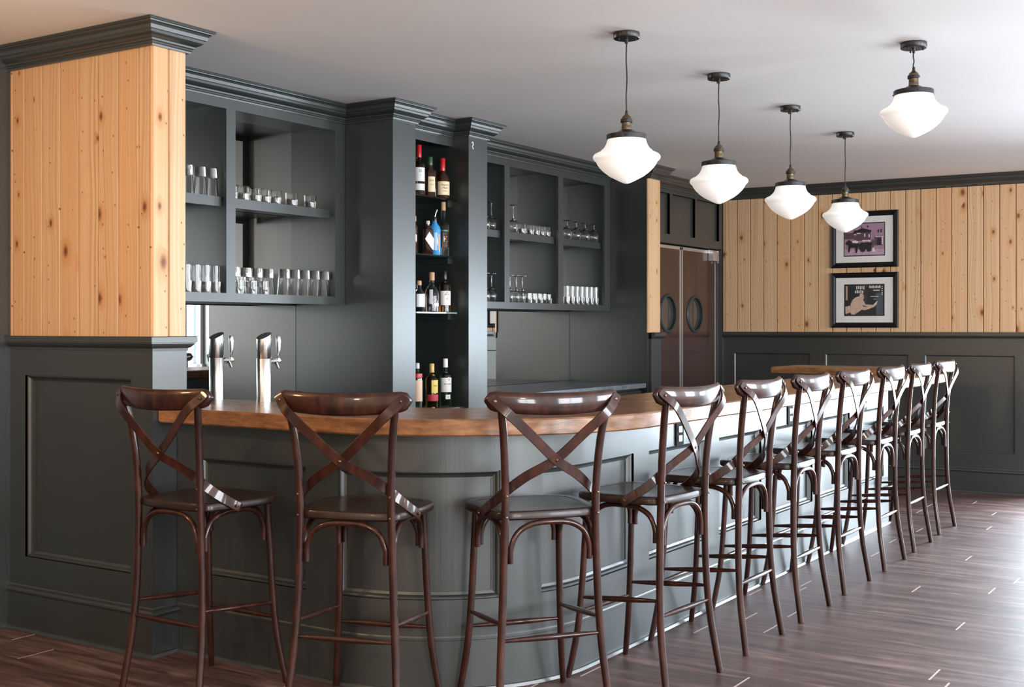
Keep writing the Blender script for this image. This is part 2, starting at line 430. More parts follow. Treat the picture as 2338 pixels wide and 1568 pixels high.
for i, (a, b) in enumerate(wins):
    WZ0 = WL[i]
    w = struct(empty('window_%d' % (i + 1)))
    mb = MB()
    for (s0, s1, z0, z1) in ((sf(a) - .07, sf(a), WZ0 - .05, WZ1 + .07), (sf(b), sf(b) + .07, WZ0 - .05, WZ1 + .07), (sf(a), sf(b), WZ1, WZ1 + .07), (sf(a) - .1, sf(b) + .1, WZ0 - .04, WZ0)):
        PF.slab(mb, s0, s1, z0, z1, -.02, .03)
    m_ = (sf(a) + sf(b)) / 2
    if i == 0: PF.slab(mb, sf(a) - .1, sf(b) + .1, WZ1 + .001, WZ1 + .05, -.75, -.161)  # added unseen hood outside the wall, keeps window light off the ceiling
    if a - b > .5: PF.slab(mb, m_ - .02, m_ + .02, WZ0, WZ1, -.08, -.04)
    mb.build('window_frame', WHITE, w)

# door wall between the bar and the far wall
YD = 4.65
dw = struct(empty('wall_door'))
PD = Path([(9.147, YD + .02), (fx(YD) + .03, YD + .02)]); x0 = 9.147
mb = MB()
PD.slab(mb, 0, .19, 0, 2.17, -.12, .02)                        # left of the doors
PD.slab(mb, 10.93 - x0, PD.s[-1], 0, 2.17, -.12, .02)
wainscot(mb, PD, 0, PD.s[-1], 2.17, 2.66, [(9.30 - x0, 9.765 - x0), (9.825 - x0, 10.30 - x0), (10.345 - x0, 10.85 - x0)], 2.243, 2.60, .02, -.12, -.004, True)
mb.box(9.147, 11.0, 4.80, 4.84, 0, 2.3)
mb.build('panelled_header', PAINT, dw)
MB().sweep([(9.147, YD), (fx(YD) - .001, YD)], CROWN).build('crown_moulding', PAINT, dw)
for i, (xa, xb, px) in enumerate(((9.352, 10.132, 9.862), (10.152, 10.918, 10.44))):
    d = struct(empty('door_%d' % (i + 1), ((xa + xb) / 2, 4.74, 0)))
    mb = MB(); cx = (xa + xb) / 2; N = 40; r = .150; px -= cx
    x_0, x_1 = xa - cx, xb - cx
    # leaf with a round opening
    for yy in (-.022, .022):
        ring = [(px + r * math.cos(2 * PI * k / N), yy, 1.547 + r * math.sin(2 * PI * k / N)) for k in range(N)]
        sq = []
        for k in range(N):
            a = 2 * PI * k / N; ca, sa = math.cos(a), math.sin(a); q = .19 / max(abs(ca), abs(sa)); sq.append((px + q * ca, yy, 1.547 + q * sa))
        mb.add(ring + sq, [(k, (k + 1) % N, N + (k + 1) % N, N + k) for k in range(N)])
    mb.box(x_0, px - .19, -.022, .022, 0.01, 2.148); mb.box(px + .19, x_1, -.022, .022, .01, 2.148)
    mb.box(px - .19, px + .19, -.022, .022, .01, 1.357); mb.box(px - .19, px + .19, -.022, .022, 1.737, 2.148)
    mb.build('leaf', DOORM, d)
    mb = MB(); tor = []
    N2 = 48
    prof = [(.150, -.034), (.150, .034), (.166, .034), (.173, .026), (.173, -.026), (.166, -.034)]
    vs = []; 
    for k in range(N2):
        a = 2 * PI * k / N2
        for rr, yy in prof: vs.append((px + rr * math.cos(a), yy, 1.547 + rr * math.sin(a)))
    mb.add(vs, [(k * 6 + j, k * 6 + (j + 1) % 6, ((k + 1) % N2) * 6 + (j + 1) % 6, ((k + 1) % N2) * 6 + j) for k in range(N2) for j in range(6)])
    mb.build('porthole_ring', RUBBER, d, 40)
    MB().add([(px + .155 * math.cos(2 * PI * k / 32), yy, 1.547 + .155 * math.sin(2 * PI * k / 32)) for yy in (-.006, .006) for k in range(32)],
             [tuple(range(32)), tuple(range(32, 64))] + [(k, (k + 1) % 32, 32 + (k + 1) % 32, 32 + k) for k in range(32)]).build('porthole_pane', PORT, d)
    mb = MB()
    mb.box(x_0 - .002, x_0 + .022, -.026, .024, .01, 2.15) if i else mb.box(x_1 - .022, x_1 + .002, -.026, .024, .01, 2.15)
    mb.box(x_1 - .012, x_1 + .002, -.026, .024, .01, 2.15) if i else mb.box(x_0, x_0 + .012, -.026, .024, .01, 2.15)
    mb.box(x_0, x_1, -.026, .024, 2.128, 2.155)
    mb.build('metal_edge', ALU, d)
    if i:
        mb = MB().box(x_1 - .175, x_1 - .03, -.075, -.026, 2.055, 2.145); mb.box(x_1 - .19, x_1 + .0, -.05, -.03, 2.140, 2.158); mb.box(x_1 - .012, x_1 + .0, -.06, -.04, 2.04, 2.158)
        mb.build('door_closer', ALU, d)

# partition at the left end of the bar
def partition(nm, X0, X1, Y0, Y1, panelled, seams, first_end):
    p = struct(empty(nm))
    MB().box(X0 + .021, X1 - .021, Y0 + .021, Y1, 0, CEIL).build('wall_core', PAINT, p)
    path = [(X0 + .02, Y1), (X0 + .02, Y0 + .02), (X1 - .02, Y0 + .02), (X1 - .02, Y1)]
    return p, path
PL = (3.57, 3.762, 4.15, 5.2)
lp = struct(empty('wall_left'))
MB().box(3.60, 3.735, 4.18, 5.215, 0, CEIL).build('wall_core', PAINT, lp)
P1 = Path([(3.59, 5.215), (3.59, 4.17)])
boards(P1, [5.215 - v for v in (5.215, 5.131, 5.041, 4.91, 4.778, 4.646, 4.513, 4.376, 4.242, 4.1705)], 1.38, 2.65, .018, 'pine_boards', lp, 1)
P2 = Path([(3.571, 4.17), (3.762, 4.17)])
boards(P2, [0, .091, .191], 1.38, 2.65, .018, 'pine_boards', lp, 0)
mb = MB()
wainscot(mb, P1, 0, 1.045, 0, 1.33, [(.185, .925)], .345, 1.197, .02, -.02, -.008)
P3 = Path([(3.57, 4.17), (3.762, 4.17)]); P3.slab(mb, 0, .192, 0, 1.33, .0005, .02)
mb.build('wainscot', PAINT, lp)
pth = [(3.571, 5.218), (3.571, 4.151), (3.761, 4.151), (3.761, 5.2)]
MB().sweep(pth, RAIL).build('chair_rail', PAINT, lp)
MB().sweep([(3.571, 5.218), (3.571, 4.151), (3.70, 4.151)], BASE).build('baseboard', PAINT, lp)
MB().sweep(pth, CROWN).build('crown_moulding', PAINT, lp)
# matching partition at the far end of the bar
rp = struct(empty('wall_right'))
MB().box(8.947, 9.145, 4.462, 5.215, 0, CEIL).build('wall_core', PAINT, rp)
P4 = Path([(8.935, 4.462), (9.147, 4.462)])
boards(P4, [0, .212], 1.38, 2.65, .02, 'pine_boards', rp, 0)
MB().box(8.965, 9.147, 4.435, 4.463, 0, 1.33).build('post_face', PAINT, rp)
MB().sweep([(8.965, 4.436), (9.147, 4.436), (9.147, 4.648)], RAIL).build('chair_rail', PAINT, rp)
MB().sweep([(8.947, 5.2), (8.947, 4.44), (9.147, 4.44), (9.147, 4.66)], CROWN).build('crown_moulding', PAINT, rp)

# rest of the room, behind the camera, with windows in the side wall
ws = struct(empty('wall_side'))
mb = MB(); sw = [(-1.6, .2), (2.2, 4.0), (5.2, 7.0), (8.2, 10.0)]; e = XR
for a, b in sw:
    mb.box(e, a, YS - .15, YS, 0, CEIL); mb.box(a, b, YS - .15, YS, 0, .9); mb.box(a, b, YS - .15, YS, 2.35, CEIL); e = b
mb.box(e, 11.5, YS - .15, YS, 0, CEIL)
mb.build('wall_core', flat('cream_wall_paint', (.55, .50, .43)), ws)
wr = struct(MB().box(XR - .15, XR, YS, YB, 0, CEIL).build('wall_rear', bpy.data.materials['cream_wall_paint']))
for i, (a, b) in enumerate(sw):
    w = struct(empty('window_%d' % (i + 4)))
    mb = MB().box(a - .06, a, YS - .02, YS + .03, .86, 2.41).box(b, b + .06, YS - .02, YS + .03, .86, 2.41).box(a, b, YS - .02, YS + .03, 2.35, 2.41).box(a - .08, b + .08, YS - .02, YS + .06, .86, .9)
    mb.box((a + b) / 2 - .025, (a + b) / 2 + .025, YS - .1, YS - .05, .9, 2.35)
    mb.build('window_frame', WHITE, w)

# ------------------------------------------------------------------ back bar
def shelf_cabinet(label, X0, X1, stiles, Yf=4.80, Yb=5.196):
    """stiles: list of (x0,x1) of the vertical frame members"""
    t = tag(empty('shelf_cabinet', ((X0 + X1) / 2, Yf, 1.557)), label, 'cabinet', 'mirror backed glass cabinets')
    cx = (X0 + X1) / 2
    def B(mb, x0, x1, y0, y1, z0, z1): mb.box(x0 - cx, x1 - cx, y0 - Yf, y1 - Yf, z0 - 1.557, z1 - 1.557)
    mb = MB(); B(mb, X0, X1, Yf, Yf + .02, 2.588, 2.66); B(mb, X0, X1, Yf, Yf + .02, 1.557, 1.605)
    for a, b in stiles: B(mb, a, b, Yf, Yf + .02, 1.605, 2.588)
    mb.build('face_frame', PAINT, t)
    mb = MB(); B(mb, X0, X1, Yf + .02, Yb, 1.58, 1.604); B(mb, X0, X1, Yf + .02, Yb, 2.62, 2.74)
    for i, (a, b) in enumerate(stiles):
        m_ = (a + b) / 2
        if i == 0: B(mb, a, a + .02, Yf + .02, Yb, 1.604, 2.62)
        elif i == len(stiles) - 1: B(mb, b - .045, b, Yf + .02, Yb, 1.604, 2.62)
        else: B(mb, m_ - .012, m_ + .012, Yf + .02, Yb, 1.604, 2.62)
    mb.build('carcass', PAINT, t)
    for (a, b), (c_, d_) in zip(stiles, stiles[1:]):
        mb = MB(); B(mb, (b - .012), (c_ - .004), Yf + .035, Yf + .055, 2.068, 2.12); B(mb, b - .012, c_ - .004, Yf + .055, Yb - .02, 2.098, 2.12)
        B(mb, b + .02, b + .05, Yf + .06, Yb - .03, 2.075, 2.098)
        mb.build('shelf', PAINT, t)
    mb = MB(); B(mb, X0 + .02, X1 - .04, Yb - .006, Yb - .002, 1.604, 2.62)
    mb.build('mirror_back', MIRROR, t)
    MB().sweep([(X0 - cx, 0), (X1 - cx, 0)], [(o, z - 1.557) for o, z in CROWN]).build('crown_moulding', PAINT, t)
    return t
shelf_cabinet('dark painted open shelf cabinet with two bays, beside the left pine partition', 3.765, 5.586, [(3.765, 3.835), (4.627, 4.694), (5.498, 5.586)])
shelf_cabinet('dark painted open shelf cabinet with three bays of wine glasses, right of the bottle niche', 6.572, 8.944, [(6.572, 6.640), (7.335, 7.404), (8.094, 8.169), (8.838, 8.944)])
for X0, X1, lab in ((3.765, 5.586, 'dark wall mirror under the left shelf cabinet behind the beer taps'), (6.572, 8.944, 'dark wall mirror under the right shelf cabinet above the stone counter')):
    tag(MB().box(X0 - (X0 + X1) / 2, X1 - (X0 + X1) / 2, -.004, .004, 0, 1.555 - .975).build('mirror', MIRROR, None, None, ((X0 + X1) / 2, 5.2, .975)), lab, 'mirror')

# tall niche with two columns and glass shelves
nc = tag(empty('bottle_niche', (6.08, 4.8, 0)), 'tall dark painted bottle niche with two pale lit columns and glass shelves', 'shelving')
def NB(mb, x0, x1, y0, y1, z0, z1): return mb.box(x0 - 6.08, x1 - 6.08, y0 - 4.8, y1 - 4.8, z0, z1)
NB(MB(), 5.588, 5.805, 4.435, 5.196, 0, CEIL - .001).build('column', PAINT, nc)
NB(MB(), 6.360, 6.570, 4.435, 5.196, 0, CEIL - .001).build('column', PAINT, nc)
NB(NB(MB(), 5.806, 6.359, 4.56, 4.58, 2.58, CEIL - .002), 5.806, 6.359, 4.58, 5.1, 2.62, CEIL - .002).build('header', PAINT, nc)
NB(MB(), 5.806, 6.359, 5.10, 5.14, .02, 2.62).build('back_panel', PAINT, nc)
NB(MB(), 5.806, 6.359, 4.47, 5.1, .02, .918).build('base_cupboard', PAINT, nc)
CP = [(o, z) for o, z in CROWN]
MB().sweep([(5.588 - 6.08, .0), (5.588 - 6.08, -.365), (5.805 - 6.08, -.365), (5.805 - 6.08, -.24), (6.36 - 6.08, -.24), (6.36 - 6.08, -.365), (6.57 - 6.08, -.365), (6.57 - 6.08, .0)], CP).build('crown_moulding', PAINT, nc)
SH = [2.238, 1.876, 1.518]
for z in SH:
    NB(MB(), 5.808, 6.357, 4.524, 5.09, z - .009, z).build('glass_shelf', SHELFG, nc)
    NB(MB(), 6.335, 6.359, 4.58, 5.08, z - .045, z - .010).build('shelf_cleat', PAINT, nc)
mb = MB(); pts = [(6.392, 2.60), (6.400, 2.607), (6.409, 2.600), (6.408, 2.588), (6.398, 2.577), (6.405, 2.570), (6.411, 2.562)]
mb.tube([(x - 6.08, 4.434 - 4.8, z) for x, z in pts], .0035, 6); mb.build('paint_chip', WHITEP, nc)['label'] = 'small white chipped mark on the column'

# back counters
bc = tag(empty('back_counter', (7.71, 4.8, 0)), 'long counter with grey stone worktop under the right mirror', 'counter')
MB().box(-1.138, 1.15, -.37, .392, .935, .972).build('worktop', STONE, bc)
MB().box(-1.138, 1.10, -.33, .392, .08, .934).build('cooler_body', BLACKM, bc)
for k in range(3):
    dd = MB().box(-1.10 + k * .735, -.39 + k * .735, -.36, -.331, .12, .915).build('cooler_door', BLACKM, bc)
    MB().box(-.45 + k * .735, -.42 + k * .735, -.385, -.36, .60, .88).build('handle', ALU, dd)
b2 = tag(empty('back_counter', (4.68, 4.85, 0)), 'low counter under the left mirror, mostly hidden by the bar', 'counter')
MB().box(-.91, .90, -.35, .34, .885, .92).build('worktop', STONE, b2); MB().box(-.91, .90, -.31, .34, .06, .884).build('cabinet_body', PAINT, b2)

# ------------------------------------------------------------------ bar
def arc(cx, cy, r, a0, a1, n): return [(cx + r * math.cos(R(a0 + (a1 - a0) * i / n)), cy + r * math.sin(R(a0 + (a1 - a0) * i / n))) for i in range(n + 1)]
bodypath = [(3.705, 4.148)] + arc(4.455, 3.255, .75, 180, 270, 60) + [(8.92, 2.505)]
PB = Path(bodypath); LB = PB.s[-1]
s_arc0 = PB.s[1]; s_arc1 = PB.s[61]
def sx(X): return s_arc1 + (X - 4.455)
bar = tag(empty('bar_counter', (0, 0, 0)), 'curved dark painted panelled bar front with recessed panels', 'bar')
mb = MB()
# arc positions measured on the front: first panel ends, second and third on the bend
pans = [(.14, .757), (.927, 1.602), (1.788, 2.503), (2.656, 3.30), (3.462, 4.047), (4.276, 4.896), (5.026, 5.634), (5.86, 6.42)]
wainscot(mb, PB, 0, LB, 0.001, 1.008, pans, .355, .857, 0, -.04, -.030)
PB.slab(mb, 0, LB, .975, 1.009, -.01, .006)
mb.build('panelled_front', PAINT, bar)
MB().sweep(bodypath, [(0, .214), (.004, .214), (.007, .208), (.007, .198), (.005, .196), (.005, .014), (.014, .012), (.018, 0), (0, 0)]).build('baseboard', PAINT, bar)
mb = MB(); PB.slab(mb, 0, LB, .001, 1.008, -.12, -.041)
mb.box(8.80, 8.92, 2.546, 2.86, .001, 1.008)
mb.build('inner_wall', PAINT, bar)
# wooden top: outer edge path, inner edge path
zt0, zt1 = 1.010, 1.075
outer = [(3.768, 4.62), (3.768, 4.147), (3.60, 4.147), (3.592, 3.9), (3.588, 3.5)] + [(4.53 + (.945) * math.cos(R(a)), 3.17 + .945 * math.sin(R(a))) for a in range(180, 271, 4)]
for i in range(1, 31): outer.append((4.53 + i * .165, 2.225 + .006 * math.sin(i * 1.7) + .004 * math.sin(i * .63)))
outer += [(9.50, 2.23)]
inner = [(9.50, 2.90)] + [(4.45, 2.90), (4.36, 2.93), (4.27, 3.02), (4.225, 3.12), (4.20, 3.3), (4.19, 4.62)]
poly = outer + inner; n = len(poly)
cx = sum(p[0] for p in poly) / n
ring = []
def inset(pl, d):
    P_ = []
    for i in range(len(pl)):
        a, b, c_ = pl[i - 1], pl[i], pl[(i + 1) % len(pl)]
        n1, n2 = nrm2(a, b), nrm2(b, c_); x, y = n1[0] + n2[0], n1[1] + n2[1]; q = 2 / max(.3, x * x + y * y)
        P_.append((b[0] - x * q * d, b[1] - y * q * d))
    return P_
i1 = inset(poly, .005)
mb = MB()
vs = [(x, y, zt0) for x, y in i1] + [(x, y, zt0 + .006) for x, y in poly] + [(x, y, zt1 - .006) for x, y in poly] + [(x, y, zt1) for x, y in i1]
fs = [(k * n + i, k * n + (i + 1) % n, (k + 1) * n + (i + 1) % n, (k + 1) * n + i) for k in range(3) for i in range(n)]
# triangulated caps via ear clipping
from mathutils.geometry import tessellate_polygon
tri = tessellate_polygon([[Vector((x, y, 0)) for x, y in i1]])
fs += [tuple(t) for t in tri] + [tuple(3 * n + i for i in t) for t in tri]
mb.add(vs, fs)
bt = mb.build('countertop', BARTOP, None, 30)
tag(bt, 'thick oiled wood countertop curving round the corner of the bar', 'countertop')
fl = MB().box(-.30, .30, 0, .82, 0, .045)
tag(fl.build('bar_flap', BARTOP, None, None, (9.18, 2.56, 1.0765)), 'raised wooden flap board lying at the far end of the bar top', 'bar flap')

# outlets on the bar front
def outlet(X, lab):
    o = tag(empty('power_outlet', (X, 2.504, .91)), lab, 'outlet', 'power outlets along the bar front')
    MB().box(-.04, .04, -.006, 0, -.058, .058).build('cover_plate', OUTLET, o)
    MB().box(-.018, .018, -.009, -.006, .008, .036).box(-.018, .018, -.009, -.006, -.036, -.008).build('socket', STEEL, o)
    return o
o0 = outlet(5.36, 'black power outlet on the bar front nearest the curved corner')
dup(o0, (6.88, 2.504, .91), 0, 'black power outlet on the bar front behind the middle stools')
dup(o0, (8.34, 2.504, .91), 0, 'black power outlet on the bar front near its far end')

# ------------------------------------------------------------------ stools
def make_stool():
    r = empty('bar_stool')
    # seat
    octl = [(-.172, -.168), (0, -.186), (.172, -.168), (.207, -.095), (.226, .04), (.222, .15), (.165, .212), (0, .232), (-.165, .212), (-.222, .15), (-.226, .04), (-.207, -.095)]
    m_ = len(octl); ol = []
    for i in range(m_):
        p0, p1, p2, p3 = [Vector((*octl[(i + k) % m_], 0)) for k in (-1, 0, 1, 2)]
        for k in range(5):
            t = k / 5
            q = .5 * ((2 * p1) + (p2 - p0) * t + (2 * p0 - 5 * p1 + 4 * p2 - p3) * t * t + (3 * p1 - p0 - 3 * p2 + p3) * t ** 3); ol.append((q.x, q.y))
    n = len(ol); mb = MB(); vs = []
    rings = [(.97, .727), (1., .733), (1., .750), (.985, .7565), (.965, .758), (.85, .758), (.84, .7545), (.83, .757), (.55, .7545), (.25, .753)]
    for k, z in rings: vs += [(x * k, .02 + (y - .02) * k, z) for x, y in ol]
    fs = [(k * n + i, k * n + (i + 1) % n, (k + 1) * n + (i + 1) % n, (k + 1) * n + i) for k in range(len(rings) - 1) for i in range(n)]
    fs += [tuple(reversed(range(n))), tuple((len(rings) - 1) * n + i for i in range(n))]
    mb.add(vs, fs).build('seat', SEATM, r, 30)
    for s in (-1, 1):
        p = catmull([(s * .217, -.226, 0), (s * .210, -.212, .09), (s * .198, -.190, .24), (s * .187, -.178, .42), (s * .180, -.176, .62), (s * .177, -.178, .76), (s * .180, -.184, .90), (s * .190, -.198, 1.03), (s * .205, -.215, 1.13), (s * .207, -.218, 1.155)], 4)
        rr = [.0135 + .0012 * min(1, i / 8) for i in range(len(p))]
        l = MB().tube(p, rr, 12).build('rear_leg', STOOL, r, 40)
        for z, yy in ((.742, -.196), (.818, -.197)):
            MB().lathe([(0, 0), (.0045, .0), (.0045, .003), (.0, .0045)], 8).build('screw', BOLT, l, 60)
            sc_ = l.children[-1]; sc_.location = (s * .178, yy, z); sc_.rotation_euler = (R(90), 0, 0)
        p = catmull([(s * .219, .233, 0), (s * .208, .219, .08), (s * .193, .199, .22), (s * .183, .186, .40), (s * .176, .176, .60), (s * .172, .170, .73)], 4)
        MB().tube(p, [.0125 + .0012 * min(1, i / 6) for i in range(len(p))], 12).build('front_leg', STOOL, r, 40)
    def spindle(a, b, nm='stretcher'):
        a, b = Vector(a), Vector(b); k = 9
        pts = [a.lerp(b, i / k) for i in range(k + 1)]; rad = [.006 + .0055 * math.sin(PI * i / k) for i in range(k + 1)]
        MB().tube(pts, rad, 10).build(nm, STOOL, r, 40)
    spindle((-.190, -.186, .300), (.190, -.186, .300)); spindle((-.184, .194, .268), (.184, .194, .268))
    for s in (-1, 1): spindle((s * .188, -.176, .358), (s * .186, .186, .326))
    def hoop(a, b, z0, z1):
        a, b = Vector(a), Vector(b); pts = []
        for u, z in ((0.04, z0), (.045, z0 + .4 * (z1 - z0)), (.12, z0 + .76 * (z1 - z0)), (.28, z0 + .96 * (z1 - z0)), (.5, z1), (.72, z0 + .96 * (z1 - z0)), (.88, z0 + .76 * (z1 - z0)), (.955, z0 + .4 * (z1 - z0)), (.96, z0)):
            q = a.lerp(b, u); pts.append((q.x, q.y, z))
        MB().tube(catmull(pts, 4), .0108, 10).build('curved_brace', STOOL, r, 60)
    hoop((-.167, -.172, 0), (.167, -.172, 0), .572, .716); hoop((-.165, .168, 0), (.165, .168, 0), .585, .716)
    for s in (-1, 1): hoop((s * .176, -.165, 0), (s * .170, .165, 0), .580, .716)
    # top rail
    mb = MB(); vs = []; K = 30; M = 16
    for i in range(K + 1):
        x = -.262 + .524 * i / K; e_ = max(0., (abs(x) - .225) / .037); k = math.sqrt(max(.02, 1 - min(1, e_) ** 2))
        yc = -.248 + .053 * (x / .262) ** 2; hz = .0405 * (.86 + .14 * math.cos(x / .262 * 1.4)) * k; ty = .0155 * max(k, .35)
        zc = 1.148 + .014 * (x / .262) ** 2
        for j in range(M):
            a = 2 * PI * j / M; ca, sa = math.cos(a), math.sin(a)
            vs.append((x, yc + ty * math.copysign(abs(ca) ** .8, ca), zc + hz * math.copysign(abs(sa) ** .75, sa)))
    fs = [(i * M + j, i * M + (j + 1) % M, (i + 1) * M + (j + 1) % M, (i + 1) * M + j) for i in range(K) for j in range(M)]
    fs += [tuple(range(M)), tuple(K * M + j for j in reversed(range(M)))]
    mb.add(vs, fs).build('top_rail', STOOL, r, 60)
    for s in (-1, 1):
        dy = -.004 if s > 0 else .005
        p = catmull([(-s * .247, -.216, 1.178), (-s * .236, -.224, 1.163), (-s * .19, -.254, 1.116), (-s * .10, -.243 + dy, 1.035), (0, -.225 + dy, .945), (s * .10, -.186, .885), (s * .158, -.158, .838), (s * .190, -.125, .800), (s * .215, -.075, .762), (s * .228, -.035, .737), (s * .229, -.027, .731)], 4)
        nr = []
        for q in p:
            t = min(1, max(0, (s * q.x - .10) / .12)); nr.append((s * t, -(1 - t), 0))
        st = MB().strap(p, nr, .036, .0065).build('cross_strap', STOOL, r, 35)
        for loc, rot in (((-s * .234, -.231, 1.160), (R(90), 0, 0)), ((s * .2325, -.045, .742), (0, R(90) * s, 0))):
            MB().lathe([(0, 0), (.006, .0), (.0055, .003), (.0, .0045)], 8).build('screw', BOLT, st, 60)
            q = st.children[-1]; q.location = loc; q.rotation_euler = rot
    q = MB().lathe([(0, 0), (.007, .0), (.006, .003), (.0, .005)], 8).build('screw', BOLT, r, 60); q.location = (0, -.231, .945); q.rotation_euler = (R(90), 0, 0)
    return r
spots = [(3.378, 3.625, -1.4, 'dark wood cross back bar stool standing beside the left panelled partition'),
         (3.524, 2.932, 17.2, 'dark wood cross back bar stool on the bend, in front of the bottle niche'),
         (3.898, 2.421, 53.0, 'dark wood cross back bar stool on the bend with its seat turned left'),
         (4.483, 2.245, 85.4, 'first cross back bar stool on the straight side, beside the nearest outlet'),
         (5.200, 2.235, 89.8, 'second cross back bar stool on the straight side of the bar'),
         (5.892, 2.238, 90.4, 'third cross back bar stool on the straight side of the bar'),
         (6.618, 2.250, 89.3, 'fourth cross back bar stool on the straight side, below the middle outlet'),
         (7.363, 2.254, 90.3, 'fifth cross back bar stool on the straight side of the bar'),
         (8.062, 2.268, 90.5, 'second farthest but one cross back bar stool in the row'),
         (8.829, 2.294, 89.7, 'farthest cross back bar stool, at the far end of the bar')]
spots[8] = (*spots[8][:3], 'last but one cross back bar stool in the row, next to the farthest')
proto = make_stool()
for i, (x, y, a, lab) in enumerate(spots):
    o = proto if i == 0 else dup(proto, (0, 0, 0))
    o.location = (x, y, 0); o.rotation_euler = (0, 0, R(a - 90)); tag(o, lab, 'bar stool', 'cross back stools along the bar')

# ------------------------------------------------------------------ pendants
def make_pendant(drop):
    """drop: distance of the shade tip below the ceiling; origin at ceiling"""
    r = empty('pendant_light')
    c_ = MB().lathe([(0, 0), (.0575, 0), (.0595, -.002), (.0595, -.024), (.057, -.027), (0, -.028)], 32).build('canopy', BLACKM, r, 40)
    for a in (.6, 2.7, 4.8):
        MB().lathe([(0, -.028), (.004, -.028), (.004, -.038), (0, -.039)], 8, (.042 * math.cos(a), .042 * math.sin(a), 0)).build('screw', BLACKM, c_)
    MB().lathe([(0, -.028), (.007, -.028), (.006, -.048), (0, -.049)], 10).build('cord_grip', BLACKM, r)
    zt = -drop                      # tip of the shade
    zf = zt + .217                  # top of fitter ring
    zs = zf + .020
    z1 = zs + .078
    p = [(.0, 0, -.045), (.002, .001, -.045 - (.045 + z1 * -1 - .045) * .25), (-.002, -.001, (z1 - .045) * .5), (.002, 0, (z1 - .045) * .75), (0, 0, z1)]
    p = [(x, y, z) for x, y, z in [(0, 0, -.045), (-.002, .001, -.045 + (z1 + .045) * .25), (.002, -.001, -.045 + (z1 + .045) * .5), (-.0015, .001, -.045 + (z1 + .045) * .75), (0, 0, z1)]]
    MB().tube(catmull(p, 5), .0032, 8).build('cord', BLACKM, r, 60)
    MB().lathe([(0, z1 + .012), (.006, z1 + .012), (.007, z1 - .004), (0, z1 - .004)], 10).build('strain_relief', BLACKM, r)
    MB().lathe([(.0, z1), (.007, z1 - .001), (.010, z1 - .008), (.019, z1 - .015), (.0235, z1 - .024), (.0235, z1 - .030), (.0265, z1 - .031), (.0265, z1 - .040), (.022, z1 - .042), (.022, z1 - .060), (.023, z1 - .066), (.023, zs), (0, zs)], 20).build('socket', BRASS, r, 35)
    MB().lathe([(.0238, z1 - .026), (.0275, z1 - .028), (.0275, z1 - .041), (.0238, z1 - .043)], 20, cap=False).build('socket_collar', BLACKM, r, 40)
    fr = MB().lathe([(.018, zs + .004), (.026, zs + .003), (.045, zs - .007), (.058, zs - .013), (.086, zs - .017), (.090, zs - .020), (.090, zs - .041), (.087, zs - .041), (.080, zs - .02)], 36, cap=False).build('fitter_ring', BLACKM, r, 35)
    for a in (-.6, 1.5, 3.6):
        MB().tube([(.088 * math.cos(a), .088 * math.sin(a), zs - .030), (.098 * math.cos(a), .098 * math.sin(a), zs - .030)], .0035, 8).build('thumb_screw', BLACKM, fr)
    t = zt
    MB().lathe([(0, t), (.010, t + .001), (.026, t + .007), (.050, t + .019), (.078, t + .034), (.102, t + .052), (.120, t + .070), (.131, t + .085), (.138, t + .099), (.144, t + .104), (.1495, t + .110), (.1515, t + .117), (.150, t + .124), (.145, t + .130), (.134, t + .136), (.122, t + .141), (.118, t + .144), (.115, t + .148), (.106, t + .155), (.098, t + .165), (.092, t + .177), (.088, t + .189), (.086, t + .200), (.085, t + .205), (0, t + .206)], 48).build('shade', OPAL, r, 60)
    return r
pnd = make_pendant(.675)
pl = [((4.86, 2.527), 'nearest opal glass pendant, over the curved corner of the bar'), ((5.915, 2.536), 'second opal glass pendant from the front in the row over the bar'),
      ((7.005, 2.545), 'third opal glass pendant in the row over the bar'), ((8.145, 2.575), 'farthest opal glass pendant, hanging in front of the framed pictures')]
for i, ((x, y), lab) in enumerate(pl):
    o = pnd if i == 0 else dup(pnd, (0, 0, 0))
    o.location = (x, y, CEIL); tag(o, lab, 'pendant light', 'schoolhouse pendants')
e5 = make_pendant(.440); e5.location = (5.75, 1.497, CEIL)
tag(e5, 'short opal glass pendant hanging alone on the right above the floor', 'pendant light', 'schoolhouse pendants')

# ------------------------------------------------------------------ beer taps
def tap():
    r = empty('beer_tap')
    mb = MB(); n = 28; vs = []
    for j, z in enumerate((0, .20, .202, .204, 1)):
        for k in range(n):
            a = 2 * PI * k / n; x, y = .034 * math.cos(a), .034 * math.sin(a)
            zz = z if z < .5 else .290 + (x + .034) * .5
            rr = .965 if j == 2 else 1.
            vs.append((x * rr, y * rr, zz))
    fs = [(j * n + k, j * n + (k + 1) % n, (j + 1) * n + (k + 1) % n, (j + 1) * n + k) for j in range(4) for k in range(n)] + [tuple(reversed(range(n))), tuple(4 * n + k for k in range(n))]
    mb.add(vs, fs).build('column', STEEL, r, 40)
    f = MB().tube([(.030, 0, .188), (.095, 0, .188)], .008, 14)
    f.tube([(.055, 0, .188), (.066, 0, .188)], .014, 14)
    f.tube(catmull([(.072, 0, .190), (.082, 0, .176), (.094, 0, .155)], 4), .0065, 12)
    f.lathe([(0, -.012), (.010, -.010), (.013, 0), (.010, .010), (0, .014)], 14, (.097, 0, .19))
    f.build('faucet', STEEL, r, 40)
    MB().lathe([(0, .200), (.006, .200), (.0085, .206), (.005, .212), (.007, .220), (.010, .24), (.0115, .28), (.0115, .302), (.009, .306), (0, .306)], 14, (.096, 0, 0)).build('handle', STEEL, r, 40)
    return r
tp = tap(); tp.location = (4.12, 4.03, 1.0755); tag(tp, 'polished steel beer tap tower, the one further from the pine partition', 'beer tap', 'beer taps on the bar')
